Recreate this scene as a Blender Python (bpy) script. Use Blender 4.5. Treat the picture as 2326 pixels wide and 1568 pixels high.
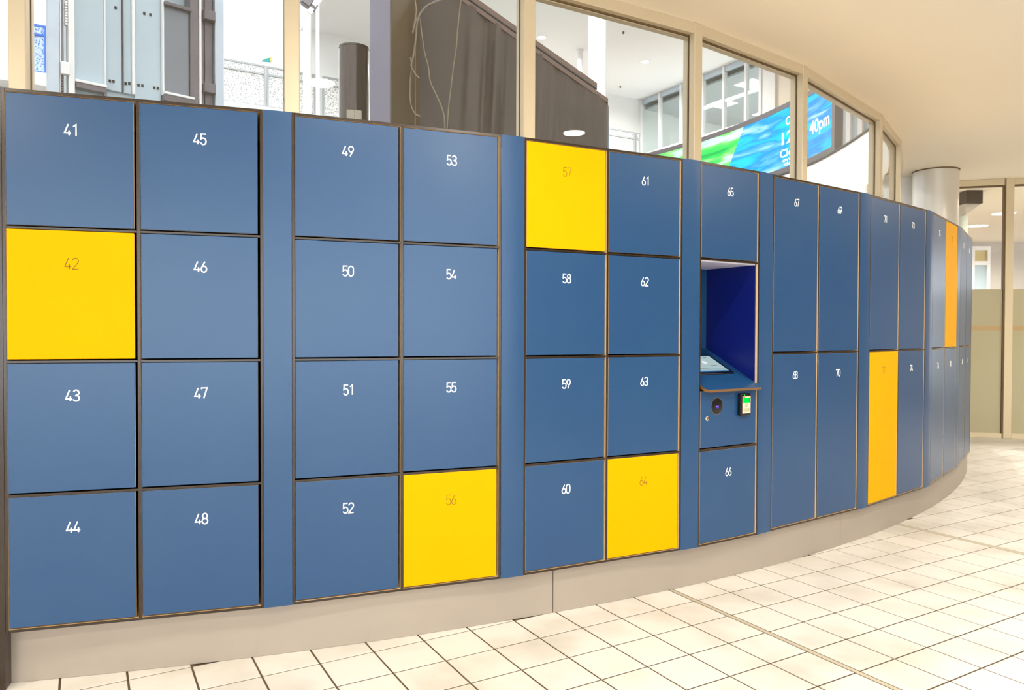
import bpy, bmesh, math, random
from mathutils import Vector, Matrix
random.seed(4)
PI = math.pi
for o in list(bpy.data.objects): bpy.data.objects.remove(o)
SC = bpy.context.scene
COL = SC.collection

# ------------------------------------------------------------------ camera
W, H = 2326, 1568
FPX, PIT, ROLL, EYE = 1711.64, 0.01712, -0.002927, 1.25
cd = bpy.data.cameras.new('camera'); cam = bpy.data.objects.new('camera', cd); COL.objects.link(cam)
cd.sensor_width = 36; cd.lens = FPX / W * 36; cd.clip_end = 200; cd.clip_start = 0.05
cam.matrix_world = Matrix.Translation((0, 0, EYE)) @ Matrix.Rotation(PI/2 - PIT, 4, 'X') @ Matrix.Rotation(-ROLL, 4, 'Z')
SC.camera = cam

# ------------------------------------------------------------------ world, exposure
SC.view_settings.view_transform = 'Standard'; SC.view_settings.look = 'None'
SC.view_settings.gamma = 1; SC.view_settings.use_curve_mapping = False
SC.view_settings.exposure = 1.0
wd = bpy.data.worlds.new('daylight'); SC.world = wd; wd.use_nodes = True
bg = wd.node_tree.nodes['Background']
bg.inputs[0].default_value = (0.93, 0.97, 1.0, 1); bg.inputs[1].default_value = 3.0
LAMP_W = 24.0          # watts of each corridor downlight
HALL_W = 95.0         # watts of each hall downlight
WARM = (1.0, 0.93, 0.82)

# ------------------------------------------------------------------ pixel -> direction helpers
def ray(px, py):
    u = (px - W/2) / FPX; v = -(py - H/2) / FPX
    cr, sr = math.cos(ROLL), math.sin(ROLL)
    u, v = u*cr + v*sr, -u*sr + v*cr
    c, s = math.cos(PIT), math.sin(PIT)
    return Vector((u, c + v*s, -s + v*c))
def at(px, py, Y):                      # point on the ray at forward distance Y
    d = ray(px, py); return Vector((0, 0, EYE)) + d * (Y / d.y)
def at_z(px, py, z):
    d = ray(px, py); return Vector((0, 0, EYE)) + d * ((z - EYE) / d.z)
def at_plane(px, py, p, n):
    d = ray(px, py); o = Vector((0, 0, EYE)); return o + d * ((p - o).dot(n) / d.dot(n))
def on_line(px, p, d):                  # plan: where the sight line at px crosses the plan line p + t d
    r = ray(px, 500); k = r.x / r.y
    return (k*p[1] - p[0]) / (d[0] - k*d[1])

# ------------------------------------------------------------------ materials
def srgb(r, g, b):
    f = lambda c: (c/12.92 if c <= .04045 else ((c+.055)/1.055)**2.4)
    return (f(r/255), f(g/255), f(b/255), 1)
def mat(name, col, rough=.5, metal=0, spec=.5, var=None, scale=4, amount=.0, bump=0, bscale=60, coat=0):
    m = bpy.data.materials.new(name); m.use_nodes = True
    nt = m.node_tree; b = nt.nodes['Principled BSDF']
    b.inputs['Base Color'].default_value = col; b.inputs['Roughness'].default_value = rough
    b.inputs['Metallic'].default_value = metal; b.inputs['Specular IOR Level'].default_value = spec
    if coat: b.inputs['Coat Weight'].default_value = coat; b.inputs['Coat Roughness'].default_value = .06
    g = nt.nodes.new('ShaderNodeNewGeometry')
    if var:
        n = nt.nodes.new('ShaderNodeTexNoise'); n.inputs['Scale'].default_value = scale; n.inputs['Detail'].default_value = 5
        nt.links.new(g.outputs['Position'], n.inputs['Vector'])
        r = nt.nodes.new('ShaderNodeMapRange'); r.inputs[1].default_value = .45; r.inputs[2].default_value = .72
        r.inputs[3].default_value = 0; r.inputs[4].default_value = amount
        mx = nt.nodes.new('ShaderNodeMix'); mx.data_type = 'RGBA'
        mx.inputs[6].default_value = col; mx.inputs[7].default_value = var
        nt.links.new(n.outputs['Fac'], r.inputs[0]); nt.links.new(r.outputs[0], mx.inputs[0]); nt.links.new(mx.outputs[2], b.inputs['Base Color'])
    if bump:
        n2 = nt.nodes.new('ShaderNodeTexNoise'); n2.inputs['Scale'].default_value = bscale
        nt.links.new(g.outputs['Position'], n2.inputs['Vector'])
        bp = nt.nodes.new('ShaderNodeBump'); bp.inputs['Strength'].default_value = bump; bp.inputs['Distance'].default_value = .002
        nt.links.new(n2.outputs['Fac'], bp.inputs['Height']); nt.links.new(bp.outputs[0], b.inputs['Normal'])
    return m
def emit(name, col, s):
    m = bpy.data.materials.new(name); m.use_nodes = True; nt = m.node_tree
    nt.nodes.remove(nt.nodes['Principled BSDF']); e = nt.nodes.new('ShaderNodeEmission')
    e.inputs[0].default_value = col; e.inputs[1].default_value = s
    nt.links.new(e.outputs[0], nt.nodes['Material Output'].inputs[0])
    m.cycles.emission_sampling = 'NONE'; return m
def glass(name, tint=(1, 1, 1, 1), refl=1.0, ior=1.5):
    m = bpy.data.materials.new(name); m.use_nodes = True; nt = m.node_tree
    nt.nodes.remove(nt.nodes['Principled BSDF'])
    t = nt.nodes.new('ShaderNodeBsdfTransparent'); t.inputs[0].default_value = tint
    g = nt.nodes.new('ShaderNodeBsdfGlossy'); g.inputs['Roughness'].default_value = 0.0
    f = nt.nodes.new('ShaderNodeLayerWeight')           # Schlick reflectance of one glass face
    pw = nt.nodes.new('ShaderNodeMath'); pw.operation = 'POWER'; pw.inputs[1].default_value = 5
    k = nt.nodes.new('ShaderNodeMath'); k.operation = 'MULTIPLY_ADD'; k.inputs[1].default_value = .96*refl; k.inputs[2].default_value = .04*refl
    x = nt.nodes.new('ShaderNodeMixShader')
    nt.links.new(f.outputs['Facing'], pw.inputs[0]); nt.links.new(pw.outputs[0], k.inputs[0]); nt.links.new(k.outputs[0], x.inputs[0])
    nt.links.new(t.outputs[0], x.inputs[1]); nt.links.new(g.outputs[0], x.inputs[2])
    nt.links.new(x.outputs[0], nt.nodes['Material Output'].inputs[0]); return m

M = {}
M['blue'] = mat('blue_laminate', srgb(25, 69, 113), .30, spec=.55, var=srgb(31, 74, 115), scale=3, amount=.5, bump=.03, bscale=900)
M['yellow'] = mat('yellow_laminate', srgb(226, 164, 0), .5, spec=.04, var=srgb(226, 160, 0), scale=5, amount=.4)
M['edge'] = mat('lit_panel_edge', srgb(240, 212, 166), .32, var=srgb(216, 182, 130), scale=240, amount=.8)  # tan board edge, lightened to carry the light on side faces
M['desk_edge'] = mat('brown_desk_edge', srgb(128, 88, 40), .35, var=srgb(84, 56, 22), scale=240, amount=.8)
M['carcass'] = mat('dark_brown_board', srgb(44, 29, 12), .24, spec=.6, var=srgb(26, 16, 6), scale=300, amount=.8)
M['inside'] = mat('black_interior', srgb(18, 16, 15), .7)
M['niche'] = mat('deep_blue_lining', srgb(8, 24, 112), .4)
M['pale'] = mat('pale_soffit', srgb(225, 222, 240), .5)
M['white_num'] = mat('white_vinyl', srgb(250, 248, 244), .6)
M['dark_num'] = mat('engraved_brown', srgb(74, 52, 0), .7)
M['plinth'] = mat('brushed_kickboard', srgb(164, 154, 143), .45, metal=.15, var=srgb(156, 146, 135), scale=1.5, amount=.6)
M['joint'] = mat('kickboard_joint', srgb(120, 112, 100), .6)
M['tile'] = mat('cream_floor_tile', srgb(211, 207, 201), .45, spec=.3, var=srgb(180, 175, 165), scale=2.6, amount=.8, bump=.12, bscale=160)
M['grout'] = mat('brown_grout', srgb(84, 68, 46), .9, var=srgb(60, 46, 28), scale=3, amount=.8)
M['strip'] = mat('pale_movement_joint', srgb(176, 168, 150), .6)
M['ceiling'] = mat('cream_plaster', srgb(250, 241, 224), .8)
M['rear'] = mat('cream_wall_paint', srgb(248, 242, 230), .7)
M['rear_dark'] = mat('tan_unseen_wall', srgb(166, 148, 126), .6)  # unseen wall toned down to keep reflections in the right lockers dull
M['white'] = mat('white_plaster', srgb(244, 244, 243), .8)
M['peach'] = mat('peach_plaster', srgb(240, 228, 212), .8)
M['alu'] = mat('window_aluminium', srgb(216, 203, 176), .4, metal=.2)
M['alu_light'] = mat('cream_aluminium', srgb(220, 206, 176), .45)
M['gasket'] = mat('brown_gasket', srgb(112, 90, 60), .6)
M['glass'] = glass('clear_glass', (.985, .99, .99, 1), 1.0)
M['green_glass'] = glass('tinted_glass', (.90, .95, .94, 1), .8)
M['steel'] = mat('galvanised_steel', srgb(196, 208, 220), .35, metal=.6, var=srgb(180, 192, 206), scale=6, amount=.6)
M['steel_dark'] = mat('dark_steel', srgb(118, 112, 116), .4, metal=.5, var=srgb(98, 92, 96), scale=5, amount=.7)
M['lift_glass'] = mat('pale_blue_lift_panel', srgb(186, 205, 216), .25, var=srgb(176, 196, 210), scale=1.5, amount=.6)
M['lift_dark'] = mat('grey_lift_panel', srgb(128, 134, 142), .3, metal=.3)
M['escalator'] = mat('dark_brown_cladding', srgb(76, 64, 56), .38, spec=.5, var=srgb(62, 52, 44), scale=1.6, amount=.8)
M['escalator_trim'] = mat('brown_cap_rail', srgb(112, 92, 82), .35, metal=.2)
M['olive'] = mat('shaded_olive_cladding', srgb(84, 68, 36), .4, var=srgb(66, 52, 24), scale=1.3, amount=.8)
M['mauve'] = mat('lit_mauve_cladding', srgb(122, 118, 142), .45)
M['gloss_brown'] = mat('glossy_brown_metal', srgb(72, 60, 52), .12, metal=.3, coat=.8)
M['cable'] = mat('cream_cable', srgb(140, 127, 106), .5)
M['cable_blue'] = mat('blue_cable', srgb(70, 90, 160), .5)
M['box'] = mat('beige_plastic', srgb(186, 176, 160), .5)
M['col_white'] = mat('white_column_paint', srgb(246, 246, 248), .55)
M['col_silver'] = mat('silver_column_cladding', srgb(222, 220, 214), .34, metal=.3)
M['col_green'] = mat('pale_green_column', srgb(196, 206, 198), .5)
M['black'] = mat('black_plastic', srgb(10, 10, 12), .3)
M['chrome'] = mat('chrome', srgb(220, 214, 204), .2, metal=1)
M['bronze'] = mat('bronze_key_barrel', srgb(170, 110, 50), .4, metal=.6)
M['green_led'] = emit('green_display', (0.0, 1, .04, 1), 1.0)
M['violet_led'] = emit('violet_led', (.12, .05, 1, 1), 3)
M['beige'] = mat('terminal_beige', srgb(226, 204, 178), .5)
M['terminal_pad'] = mat('terminal_pad', srgb(176, 172, 140), .5)
M['red'] = mat('terminal_red', srgb(200, 60, 40), .5)
M['frame_dark'] = mat('charcoal_screen_frame', srgb(92, 88, 96), .45)
M['black_line'] = mat('black_rail', srgb(40, 40, 44), .4)
M['lamp_on'] = emit('lamp_diffuser', (1, .94, .8, 1), 9)
M['lamp_hall'] = emit('hall_lamp_diffuser', (1, .98, .94, 1), 12)
M['panel_light'] = emit('office_light_panel', (1, 1, 1, 1), 1.6)
M['trim_ring'] = mat('lamp_trim_ring', srgb(235, 230, 220), .4)
M['office_tile'] = mat('grey_ceiling_tile', srgb(176, 179, 181), .8)
M['dark_brown'] = mat('dark_brown_box', srgb(52, 34, 14), .5)
M['frost'] = mat('frosted_glass_film', srgb(182, 176, 146), .35, var=srgb(172, 165, 128), scale=.7, amount=.8)
M['band'] = mat('peach_band', srgb(186, 160, 118), .4)
M['grey_wall'] = mat('grey_wall_panel', srgb(196, 190, 182), .7)
M['teal'] = mat('teal_decal', srgb(20, 160, 160), .6)
M['decal_yellow'] = mat('yellow_decal', srgb(240, 200, 90), .6)
M['decal_grey'] = mat('grey_decal', srgb(170, 176, 180), .6)
M['blind'] = mat('sand_blind', srgb(214, 200, 150), .7)

def speckle(name, a, b, scale, lo, hi):
    m = mat(name, a, .5); nt = m.node_tree; bs = nt.nodes['Principled BSDF']
    g = nt.nodes.new('ShaderNodeNewGeometry'); v = nt.nodes.new('ShaderNodeTexVoronoi'); v.inputs['Scale'].default_value = scale
    nt.links.new(g.outputs['Position'], v.inputs['Vector'])
    r = nt.nodes.new('ShaderNodeMapRange'); r.inputs[1].default_value = lo; r.inputs[2].default_value = hi
    mx = nt.nodes.new('ShaderNodeMix'); mx.data_type = 'RGBA'; mx.inputs[6].default_value = a; mx.inputs[7].default_value = b
    nt.links.new(v.outputs['Distance'], r.inputs[0]); nt.links.new(r.outputs[0], mx.inputs[0]); nt.links.new(mx.outputs[2], bs.inputs['Base Color'])
    return m
M['speckle'] = speckle('speckled_frosted_glass', srgb(150, 154, 158), srgb(240, 240, 238), 30, .2, .55)
M['speckle_blue'] = speckle('blue_mesh', srgb(60, 110, 200), srgb(190, 214, 250), 30, .2, .55)
M['blue_frame'] = mat('blue_frame', srgb(40, 110, 215), .5)

def screen_mat():
    m = bpy.data.materials.new('led_picture'); m.use_nodes = True; nt = m.node_tree
    nt.nodes.remove(nt.nodes['Principled BSDF']); N = nt.nodes.new; L = nt.links.new
    uv = N('ShaderNodeUVMap'); sp = N('ShaderNodeSeparateXYZ'); L(uv.outputs[0], sp.inputs[0])
    mp = N('ShaderNodeMapping'); mp.inputs['Rotation'].default_value = (0, 0, -.12); mp.inputs['Scale'].default_value = (.45, 3.2, 1)
    L(uv.outputs[0], mp.inputs[0])
    n = N('ShaderNodeTexNoise'); n.inputs['Scale'].default_value = 1.7; n.inputs['Detail'].default_value = 4; n.inputs['Distortion'].default_value = .4
    L(mp.outputs[0], n.inputs['Vector'])
    def ramp(stops):
        r = N('ShaderNodeValToRGB'); e = r.color_ramp.elements
        e[0].position, e[0].color = stops[0]; e[1].position, e[1].color = stops[-1]
        for p, c in stops[1:-1]:
            x = e.new(p); x.color = c
        L(n.outputs['Fac'], r.inputs[0]); return r
    gr = ramp([(.30, (.0, .42, .08, 1)), (.42, (.05, .75, .12, 1)), (.50, (.30, .80, .22, 1)), (.58, (.55, .90, .92, 1)), (.70, (.75, .95, 1, 1))])
    bl = ramp([(.30, (.0, .62, .62, 1)), (.42, (.0, .55, .88, 1)), (.52, (.0, .28, .85, 1)), (.60, (.10, .48, .95, 1)), (.70, (.55, .80, 1, 1))])
    # slanted boundary u > a + b*v -> blue half
    a = N('ShaderNodeMath'); a.operation = 'MULTIPLY_ADD'; a.inputs[1].default_value = -.62; L(sp.outputs[1], a.inputs[0]); L(sp.outputs[0], a.inputs[2])
    st = N('ShaderNodeMath'); st.operation = 'GREATER_THAN'; st.inputs[1].default_value = 2.93; L(a.outputs[0], st.inputs[0])
    mx = N('ShaderNodeMix'); mx.data_type = 'RGBA'; L(st.outputs[0], mx.inputs[0]); L(gr.outputs[0], mx.inputs[6]); L(bl.outputs[0], mx.inputs[7])
    e = N('ShaderNodeEmission'); e.inputs[1].default_value = .85; L(mx.outputs[2], e.inputs[0])
    L(e.outputs[0], nt.nodes['Material Output'].inputs[0]); return m
M['led'] = screen_mat()
M['led_white'] = emit('led_white_text', (1, 1, 1, 1), 1.2)

def touch_mat():
    m = bpy.data.materials.new('touch_picture'); m.use_nodes = True; nt = m.node_tree
    nt.nodes.remove(nt.nodes['Principled BSDF']); N = nt.nodes.new; L = nt.links.new
    uv = N('ShaderNodeUVMap'); sp = N('ShaderNodeSeparateXYZ'); L(uv.outputs[0], sp.inputs[0])
    r = N('ShaderNodeValToRGB'); e = r.color_ramp.elements; r.color_ramp.interpolation = 'CONSTANT'
    e[0].position = 0; e[0].color = (.05, .25, .6, 1); e[1].position = .07; e[1].color = (.5, .68, .72, 1)
    for p, c in [(.16, (.42, .62, .68, 1)), (.2, (.58, .76, .78, 1)), (.95, (.5, .7, .72, 1))]:
        x = e.new(p); x.color = c
    L(sp.outputs[1], r.inputs[0])
    em = N('ShaderNodeEmission'); em.inputs[1].default_value = .36; L(r.outputs[0], em.inputs[0])
    L(em.outputs[0], nt.nodes['Material Output'].inputs[0]); return m
M['touch'] = touch_mat()
M['ui_dark'] = mat('interface_marks', srgb(40, 60, 90), .6)
M['ui_light'] = emit('interface_button', (.9, .97, 1, 1), .45)

# ------------------------------------------------------------------ mesh building
class MB:
    """collects shapes in world coordinates; build() links them as ONE mesh object"""
    def __init__(s): s.bm = bmesh.new()
    def box(s, x0, x1, y0, y1, z0, z1, T=None, bevel=0, mi=0, seg=1):
        b = bmesh.new()
        bmesh.ops.create_cube(b, size=1)
        bmesh.ops.scale(b, vec=(x1-x0, y1-y0, z1-z0), verts=b.verts)
        bmesh.ops.translate(b, vec=((x0+x1)/2, (y0+y1)/2, (z0+z1)/2), verts=b.verts)
        if bevel: bmesh.ops.bevel(b, geom=b.edges[:], offset=bevel, segments=seg, affect='EDGES', profile=.5)
        return s.add(b, T, mi)
    def add(s, b, T=None, mi=0):
        if T is not None: bmesh.ops.transform(b, matrix=T, verts=b.verts)
        for f in b.faces: f.material_index = mi if mi >= 0 else f.material_index
        me = bpy.data.meshes.new('tmp'); b.to_mesh(me); b.free(); s.bm.from_mesh(me); bpy.data.meshes.remove(me)
        return s
    def prism(s, poly, z0, z1, T=None, mi=0):
        b = bmesh.new(); n = len(poly)
        lo = [b.verts.new((p[0], p[1], z0)) for p in poly]; hi = [b.verts.new((p[0], p[1], z1)) for p in poly]
        b.faces.new(lo[::-1]); b.faces.new(hi)
        for i in range(n): b.faces.new((lo[i], lo[(i+1) % n], hi[(i+1) % n], hi[i]))
        bmesh.ops.recalc_face_normals(b, faces=b.faces)
        return s.add(b, T, mi)
    def sweep(s, outer, inner, z0, z1, mi=0):       # band between two matching plan paths
        return s.prism(list(outer) + list(inner)[::-1], z0, z1, None, mi) if False else s._sweep(outer, inner, z0, z1, mi)
    def _sweep(s, A, B, z0, z1, mi):
        b = bmesh.new(); n = len(A); V = []
        for p, q in zip(A, B):
            V.append([b.verts.new((p[0], p[1], z0)), b.verts.new((p[0], p[1], z1)), b.verts.new((q[0], q[1], z1)), b.verts.new((q[0], q[1], z0))])
        for i in range(n-1):
            for k in range(4): b.faces.new((V[i][k], V[i][(k+1) % 4], V[i+1][(k+1) % 4], V[i+1][k]))
        b.faces.new(V[0]); b.faces.new(V[-1])
        bmesh.ops.recalc_face_normals(b, faces=b.faces)
        return s.add(b, None, mi)
    def tube(s, pts, r, n=8, T=None, mi=0):
        b = bmesh.new(); pts = [Vector(p) for p in pts]; rings = []
        for i, p in enumerate(pts):
            d = (pts[min(i+1, len(pts)-1)] - pts[max(i-1, 0)]).normalized()
            a = d.cross(Vector((0, 1, .03))).normalized() if abs(d.y) < .9 else d.cross(Vector((0, 0, 1))).normalized()
            c = d.cross(a)
            rings.append([b.verts.new(p + r*(math.cos(2*PI*k/n)*a + math.sin(2*PI*k/n)*c)) for k in range(n)])
        for i in range(len(rings)-1):
            for k in range(n): b.faces.new((rings[i][k], rings[i][(k+1) % n], rings[i+1][(k+1) % n], rings[i+1][k]))
        b.faces.new(rings[0][::-1]); b.faces.new(rings[-1])
        bmesh.ops.recalc_face_normals(b, faces=b.faces)
        return s.add(b, T, mi)
    def lathe(s, prof, n=32, T=None, mi=0, ring=False):         # prof = (r, z) list
        b = bmesh.new(); R = []
        for r, z in prof: R.append([b.verts.new((r*math.cos(2*PI*k/n), r*math.sin(2*PI*k/n), z)) for k in range(n)])
        for i in range(len(R)-1):
            for k in range(n): b.faces.new((R[i][k], R[i][(k+1) % n], R[i+1][(k+1) % n], R[i+1][k]))
        if ring:
            for k in range(n): b.faces.new((R[-1][k], R[-1][(k+1) % n], R[0][(k+1) % n], R[0][k]))
        else:
            b.faces.new(R[0][::-1]); b.faces.new(R[-1])
        bmesh.ops.recalc_face_normals(b, faces=b.faces)
        return s.add(b, T, mi)
    def build(s, name, m, parent=None, smooth=False):
        me = bpy.data.meshes.new(name); 
        if parent is not None: bmesh.ops.transform(s.bm, matrix=WM[root_of(parent)].inverted(), verts=s.bm.verts)
        s.bm.to_mesh(me); s.bm.free()
        for x in (m if isinstance(m, (list, tuple)) else [m]): me.materials.append(M[x] if isinstance(x, str) else x)
        if smooth:
            for p in me.polygons: p.use_smooth = True
            try: me.set_sharp_from_angle(angle=math.radians(40))
            except Exception: pass
        o = bpy.data.objects.new(name, me); COL.objects.link(o)
        if parent is not None: o.parent = parent
        else: WM[o] = Matrix.Identity(4)
        return o
WM = {}
def root_of(o):
    while o.parent is not None: o = o.parent
    return o
def tag(o, label, cat, group=None, kind=None):
    o['label'] = label; o['category'] = cat
    if group: o['group'] = group
    if kind: o['kind'] = kind
    return o
def thing(name, label, cat, loc=(0, 0, 0), rz=0, group=None, kind=None):
    o = bpy.data.objects.new(name, None); COL.objects.link(o); o.empty_display_size = .1
    o.location = loc; o.rotation_euler = (0, 0, rz)
    WM[o] = Matrix.Translation(loc) @ Matrix.Rotation(rz, 4, 'Z')
    return tag(o, label, cat, group, kind)
def struct(o, label, cat): return tag(o, label, cat, None, 'structure')

# stroke digits in the style of the plain grotesque door numbers (unit height)
def arc(cx, cy, rx, ry, a0, a1, n=14):
    return [(cx + rx*math.cos(math.radians(a0 + (a1-a0)*i/n)), cy + ry*math.sin(math.radians(a0 + (a1-a0)*i/n))) for i in range(n+1)]
DIG = {
 '0': [arc(.25, .74, .24, .26, 0, 180) + arc(.25, .26, .24, .26, 180, 360) + [(.49, .74)]],
 '1': [[(.10, .80), (.33, 1.0), (.33, 0)]],
 '2': [arc(.25, .74, .235, .26, 170, -35) + [(.02, 0), (.50, 0)]],
 '3': [arc(.24, .755, .22, .245, 160, -90, 16) + [(.16, .51)], [(.24, .51)] + arc(.24, .255, .25, .255, 90, -160, 18)],
 '4': [[(.30, 1.0), (.0, .22), (.52, .22)], [(.37, .44), (.37, 0)]],
 '5': [[(.46, 1.0), (.06, 1.0), (.04, .52)] + arc(.24, .31, .245, .31, 125, -155, 18)],
 '6': [[(.34, 1.0), (.055, .42)] + arc(.25, .285, .235, .285, 150, 510, 26)],
 '7': [[(.01, .88), (.01, 1.0), (.49, 1.0), (.19, 0)]],
 '8': [arc(.25, .755, .205, .245, -90, 270, 22), arc(.25, .265, .245, .265, 90, 450, 24)],
 '9': [[(.16, 0), (.445, .58)] + arc(.25, .715, .235, .285, -30, 330, 26)],
}
ADV = {c: .50 for c in DIG}; ADV['1'] = .40; ADV['4'] = .53
def ribbon(mb, pts, w, th, T):
    """flat stroke in the local x-z plane, standing th proud towards -y"""
    P = [Vector((p[0], p[1])) for p in pts]; L, R = [], []
    for i, p in enumerate(P):
        d0 = (p - P[i-1]).normalized() if i else (P[1]-p).normalized()
        d1 = (P[i+1]-p).normalized() if i < len(P)-1 else d0
        n0 = Vector((-d0.y, d0.x)); n1 = Vector((-d1.y, d1.x)); m = (n0+n1)
        m = m.normalized() if m.length > .01 else n0
        k = min(1/max(m.dot(n0), .35), 2.0) * w/2
        L.append(p + m*k); R.append(p - m*k)
    b = bmesh.new(); V = []
    for l, r in zip(L, R):
        V.append([b.verts.new((l.x, -th, l.y)), b.verts.new((r.x, -th, r.y)), b.verts.new((r.x, .0, r.y)), b.verts.new((l.x, .0, l.y))])
    for i in range(len(V)-1):
        for k in range(3): b.faces.new((V[i][k], V[i][k+1], V[i+1][k+1], V[i+1][k]))
        b.faces.new((V[i][3], V[i][0], V[i+1][0], V[i+1][3]))
    b.faces.new(V[0]); b.faces.new(V[-1][::-1])
    bmesh.ops.recalc_face_normals(b, faces=b.faces)
    mb.add(b, T)
def number(txt, cx, ztop, h, stroke, th, T, parent, m):
    gap = .07; tot = sum(ADV[c] for c in txt) + gap*(len(txt)-1); mb = MB(); x = -tot/2
    for c in txt:
        for pl in DIG[c]: ribbon(mb, [((x+a)*h + cx, ztop - h + b*h) for a, b in pl], stroke, th, T)
        x += ADV[c] + gap
    return mb.build('number', m, parent)

# ------------------------------------------------------------------ plan: everything follows one round drum
CEN = Vector((-3.9316, 11.9721))
def pol(r, a): return Vector((CEN.x + r*math.cos(a), CEN.y + r*math.sin(a)))
def hit(px, R):                          # angle on the drum of radius R seen at column px
    d = ray(px, 300); d = Vector((d.x, d.y)).normalized(); b = d.dot(CEN); D2 = CEN.length_squared
    disc = max(b*b - (D2 - R*R), 0); p = d*(b - math.sqrt(disc)); q = p - CEN; return math.atan2(q.y, q.x)
Z0, Z1, ZC = .20, 2.083, 3.09            # locker underside, locker top, corridor ceiling
BAY = [(-1.7518, 2.5936), (-.9379, 2.8405), (-.8393, 2.8758), (-.0461, 3.1891), (.0512, 3.2325), (.8141, 3.6164), (.9111, 3.6661), (1.2771, 3.9012),
       (1.3696, 3.9703), (2.0549, 4.4629), (2.1479, 4.5336), (2.7871, 5.0856), (2.8806, 5.1736), (3.4318, 5.8161), (3.5109, 5.9109), (4.0377, 6.6291)]
R_WIN, R_PL = 9.0, 9.5685

# ================================================================== SETTING
# ---- floor slab and tiles
TO, TA, TS = Vector((1.23729, 3.71475)), -1.05405, .21144
EI = Vector((math.cos(TA), math.sin(TA))) * TS
EJ = Vector((math.sin(TA), -math.cos(TA))) * .21193 + EI*.0125
def tj(j):                               # tile lines with the two wider movement joints
    return j + (.12 if j > 2 else 0) + (-.22 if j < -8 else 0)
fl = MB(); fl.box(-14, 16, -8, 20, -.12, -.0022)
floor = fl.build('floor', 'grout'); struct(floor, 'cream square floor tiles with thin brown joints in front of the lockers', 'floor')
def tile_mesh():
    g = .0036
    b = bmesh.new()
    def P(i, j, z): p = EI*i + EJ*j; return b.verts.new((p.x, p.y, z))
    e = g/TS; c = .006/TS
    lo = [P(e, e, -.008), P(1-e, e, -.008), P(1-e, 1-e, -.008), P(e, 1-e, -.008)]
    hi0 = [P(e, e, -.0012), P(1-e, e, -.0012), P(1-e, 1-e, -.0012), P(e, 1-e, -.0012)]
    k = e + .0015/TS
    hi = [P(k, k, 0), P(1-k, k, 0), P(1-k, 1-k, 0), P(k, 1-k, 0)]
    for a, d in ((lo, hi0), (hi0, hi)):
        for n in range(4): b.faces.new((a[n], a[(n+1) % 4], d[(n+1) % 4], d[n]))
    b.faces.new(hi)
    bmesh.ops.recalc_face_normals(b, faces=b.faces)
    me = bpy.data.meshes.new('tile'); b.to_mesh(me); b.free(); me.materials.append(M['tile']); return me
TME = tile_mesh()
cells = []
for i in range(-45, 40):
    for j in range(-55, 45):
        o = TO + EI*i + EJ*tj(j) if j >= 2 else TO + EI*i + EJ*(tj(j+1)-1 if j < -8 else j)
        if j >= 2: o = TO + EI*i + EJ*(j + .12)
        elif j < -8: o = TO + EI*i + EJ*(j - .22)
        else: o = TO + EI*i + EJ*j
        cs = [o, o+EI, o+EJ, o+EI+EJ]; ctr = o + (EI+EJ)/2
        if max((c-CEN).length for c in cs) < R_PL - .02 and ctr.x < 4.6: continue
        if ctr.length > 13 or ctr.y < -4 or ctr.x < -7: continue
        if (ctr-CEN).length < R_PL - .1: continue
        # how large it shows in the photograph
        if ctr.y > .4:
            u = W/2 + FPX*ctr.x/ctr.y; v = 755 + FPX*EYE/ctr.y
            seen = -60 < u < W+60 and v < H+50
            cells.append((o, (1/ctr.y**3 if seen else 0), ctr))
        else: cells.append((o, 0, ctr))
cells.sort(key=lambda c: -c[1])
for o, s, c in cells[:300]:
    t = bpy.data.objects.new('tile', TME); COL.objects.link(t); t.parent = floor; t.location = (o.x, o.y, 0)
tv = [v.co.copy() for v in TME.vertices]; tf = [list(p.vertices) for p in TME.polygons]; VV, FF = [], []
for o, s, c in cells[300:]:
    n0 = len(VV); VV += [(v.x+o.x, v.y+o.y, v.z) for v in tv]; FF += [[i+n0 for i in f] for f in tf]
rm = bpy.data.meshes.new('tile_field'); rm.from_pydata(VV, [], FF); rm.materials.append(M['tile'])
ro = bpy.data.objects.new('tile_field', rm); COL.objects.link(ro); ro.parent = floor; ro['kind'] = 'stuff'
for jj, wd_ in ((2.0, .12), (-8.22, .22)):
    mb = MB(); a = TO + EJ*(jj + .012); d = EJ*(wd_-.024); q = [a + EI*-40, a + EI*40, a + EI*40 + d, a + EI*-40 + d]
    mb.prism([(p.x, p.y) for p in q], -.0022, -.0008); mb.build('movement_joint', 'strip', floor)

# ---- corridor ceiling with its rim over the window head
def frame_at_r(a, r):
    p = pol(r, a); t = Vector((-math.sin(a), math.cos(a), 0)); n = Vector((-math.cos(a), -math.sin(a), 0))
    return Matrix(((t.x, n.x, 0, p.x), (t.y, n.y, 0, p.y), (0, 0, 1, 0), (0, 0, 0, 1)))
def arcpath(r, a0, a1, n): return [pol(r, a0 + (a1-a0)*k/n) for k in range(n+1)]
A0, A1 = math.radians(-165), math.radians(28)
mb = MB(); mb.sweep(arcpath(8.86, A0, A1, 110), arcpath(21, A0, A1, 110), ZC, ZC + .12)
ceil = mb.build('ceiling', 'ceiling'); struct(ceil, 'plain cream ceiling sweeping over the corridor', 'ceiling')
# wall under the window band, behind the lockers
mb = MB(); mb.sweep(arcpath(8.97, math.radians(-150), math.radians(-20), 60), arcpath(8.85, math.radians(-150), math.radians(-20), 60), 0, 1.6)
struct(mb.build('wall_front', 'white'), 'low curved wall behind the locker banks', 'wall')

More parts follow.
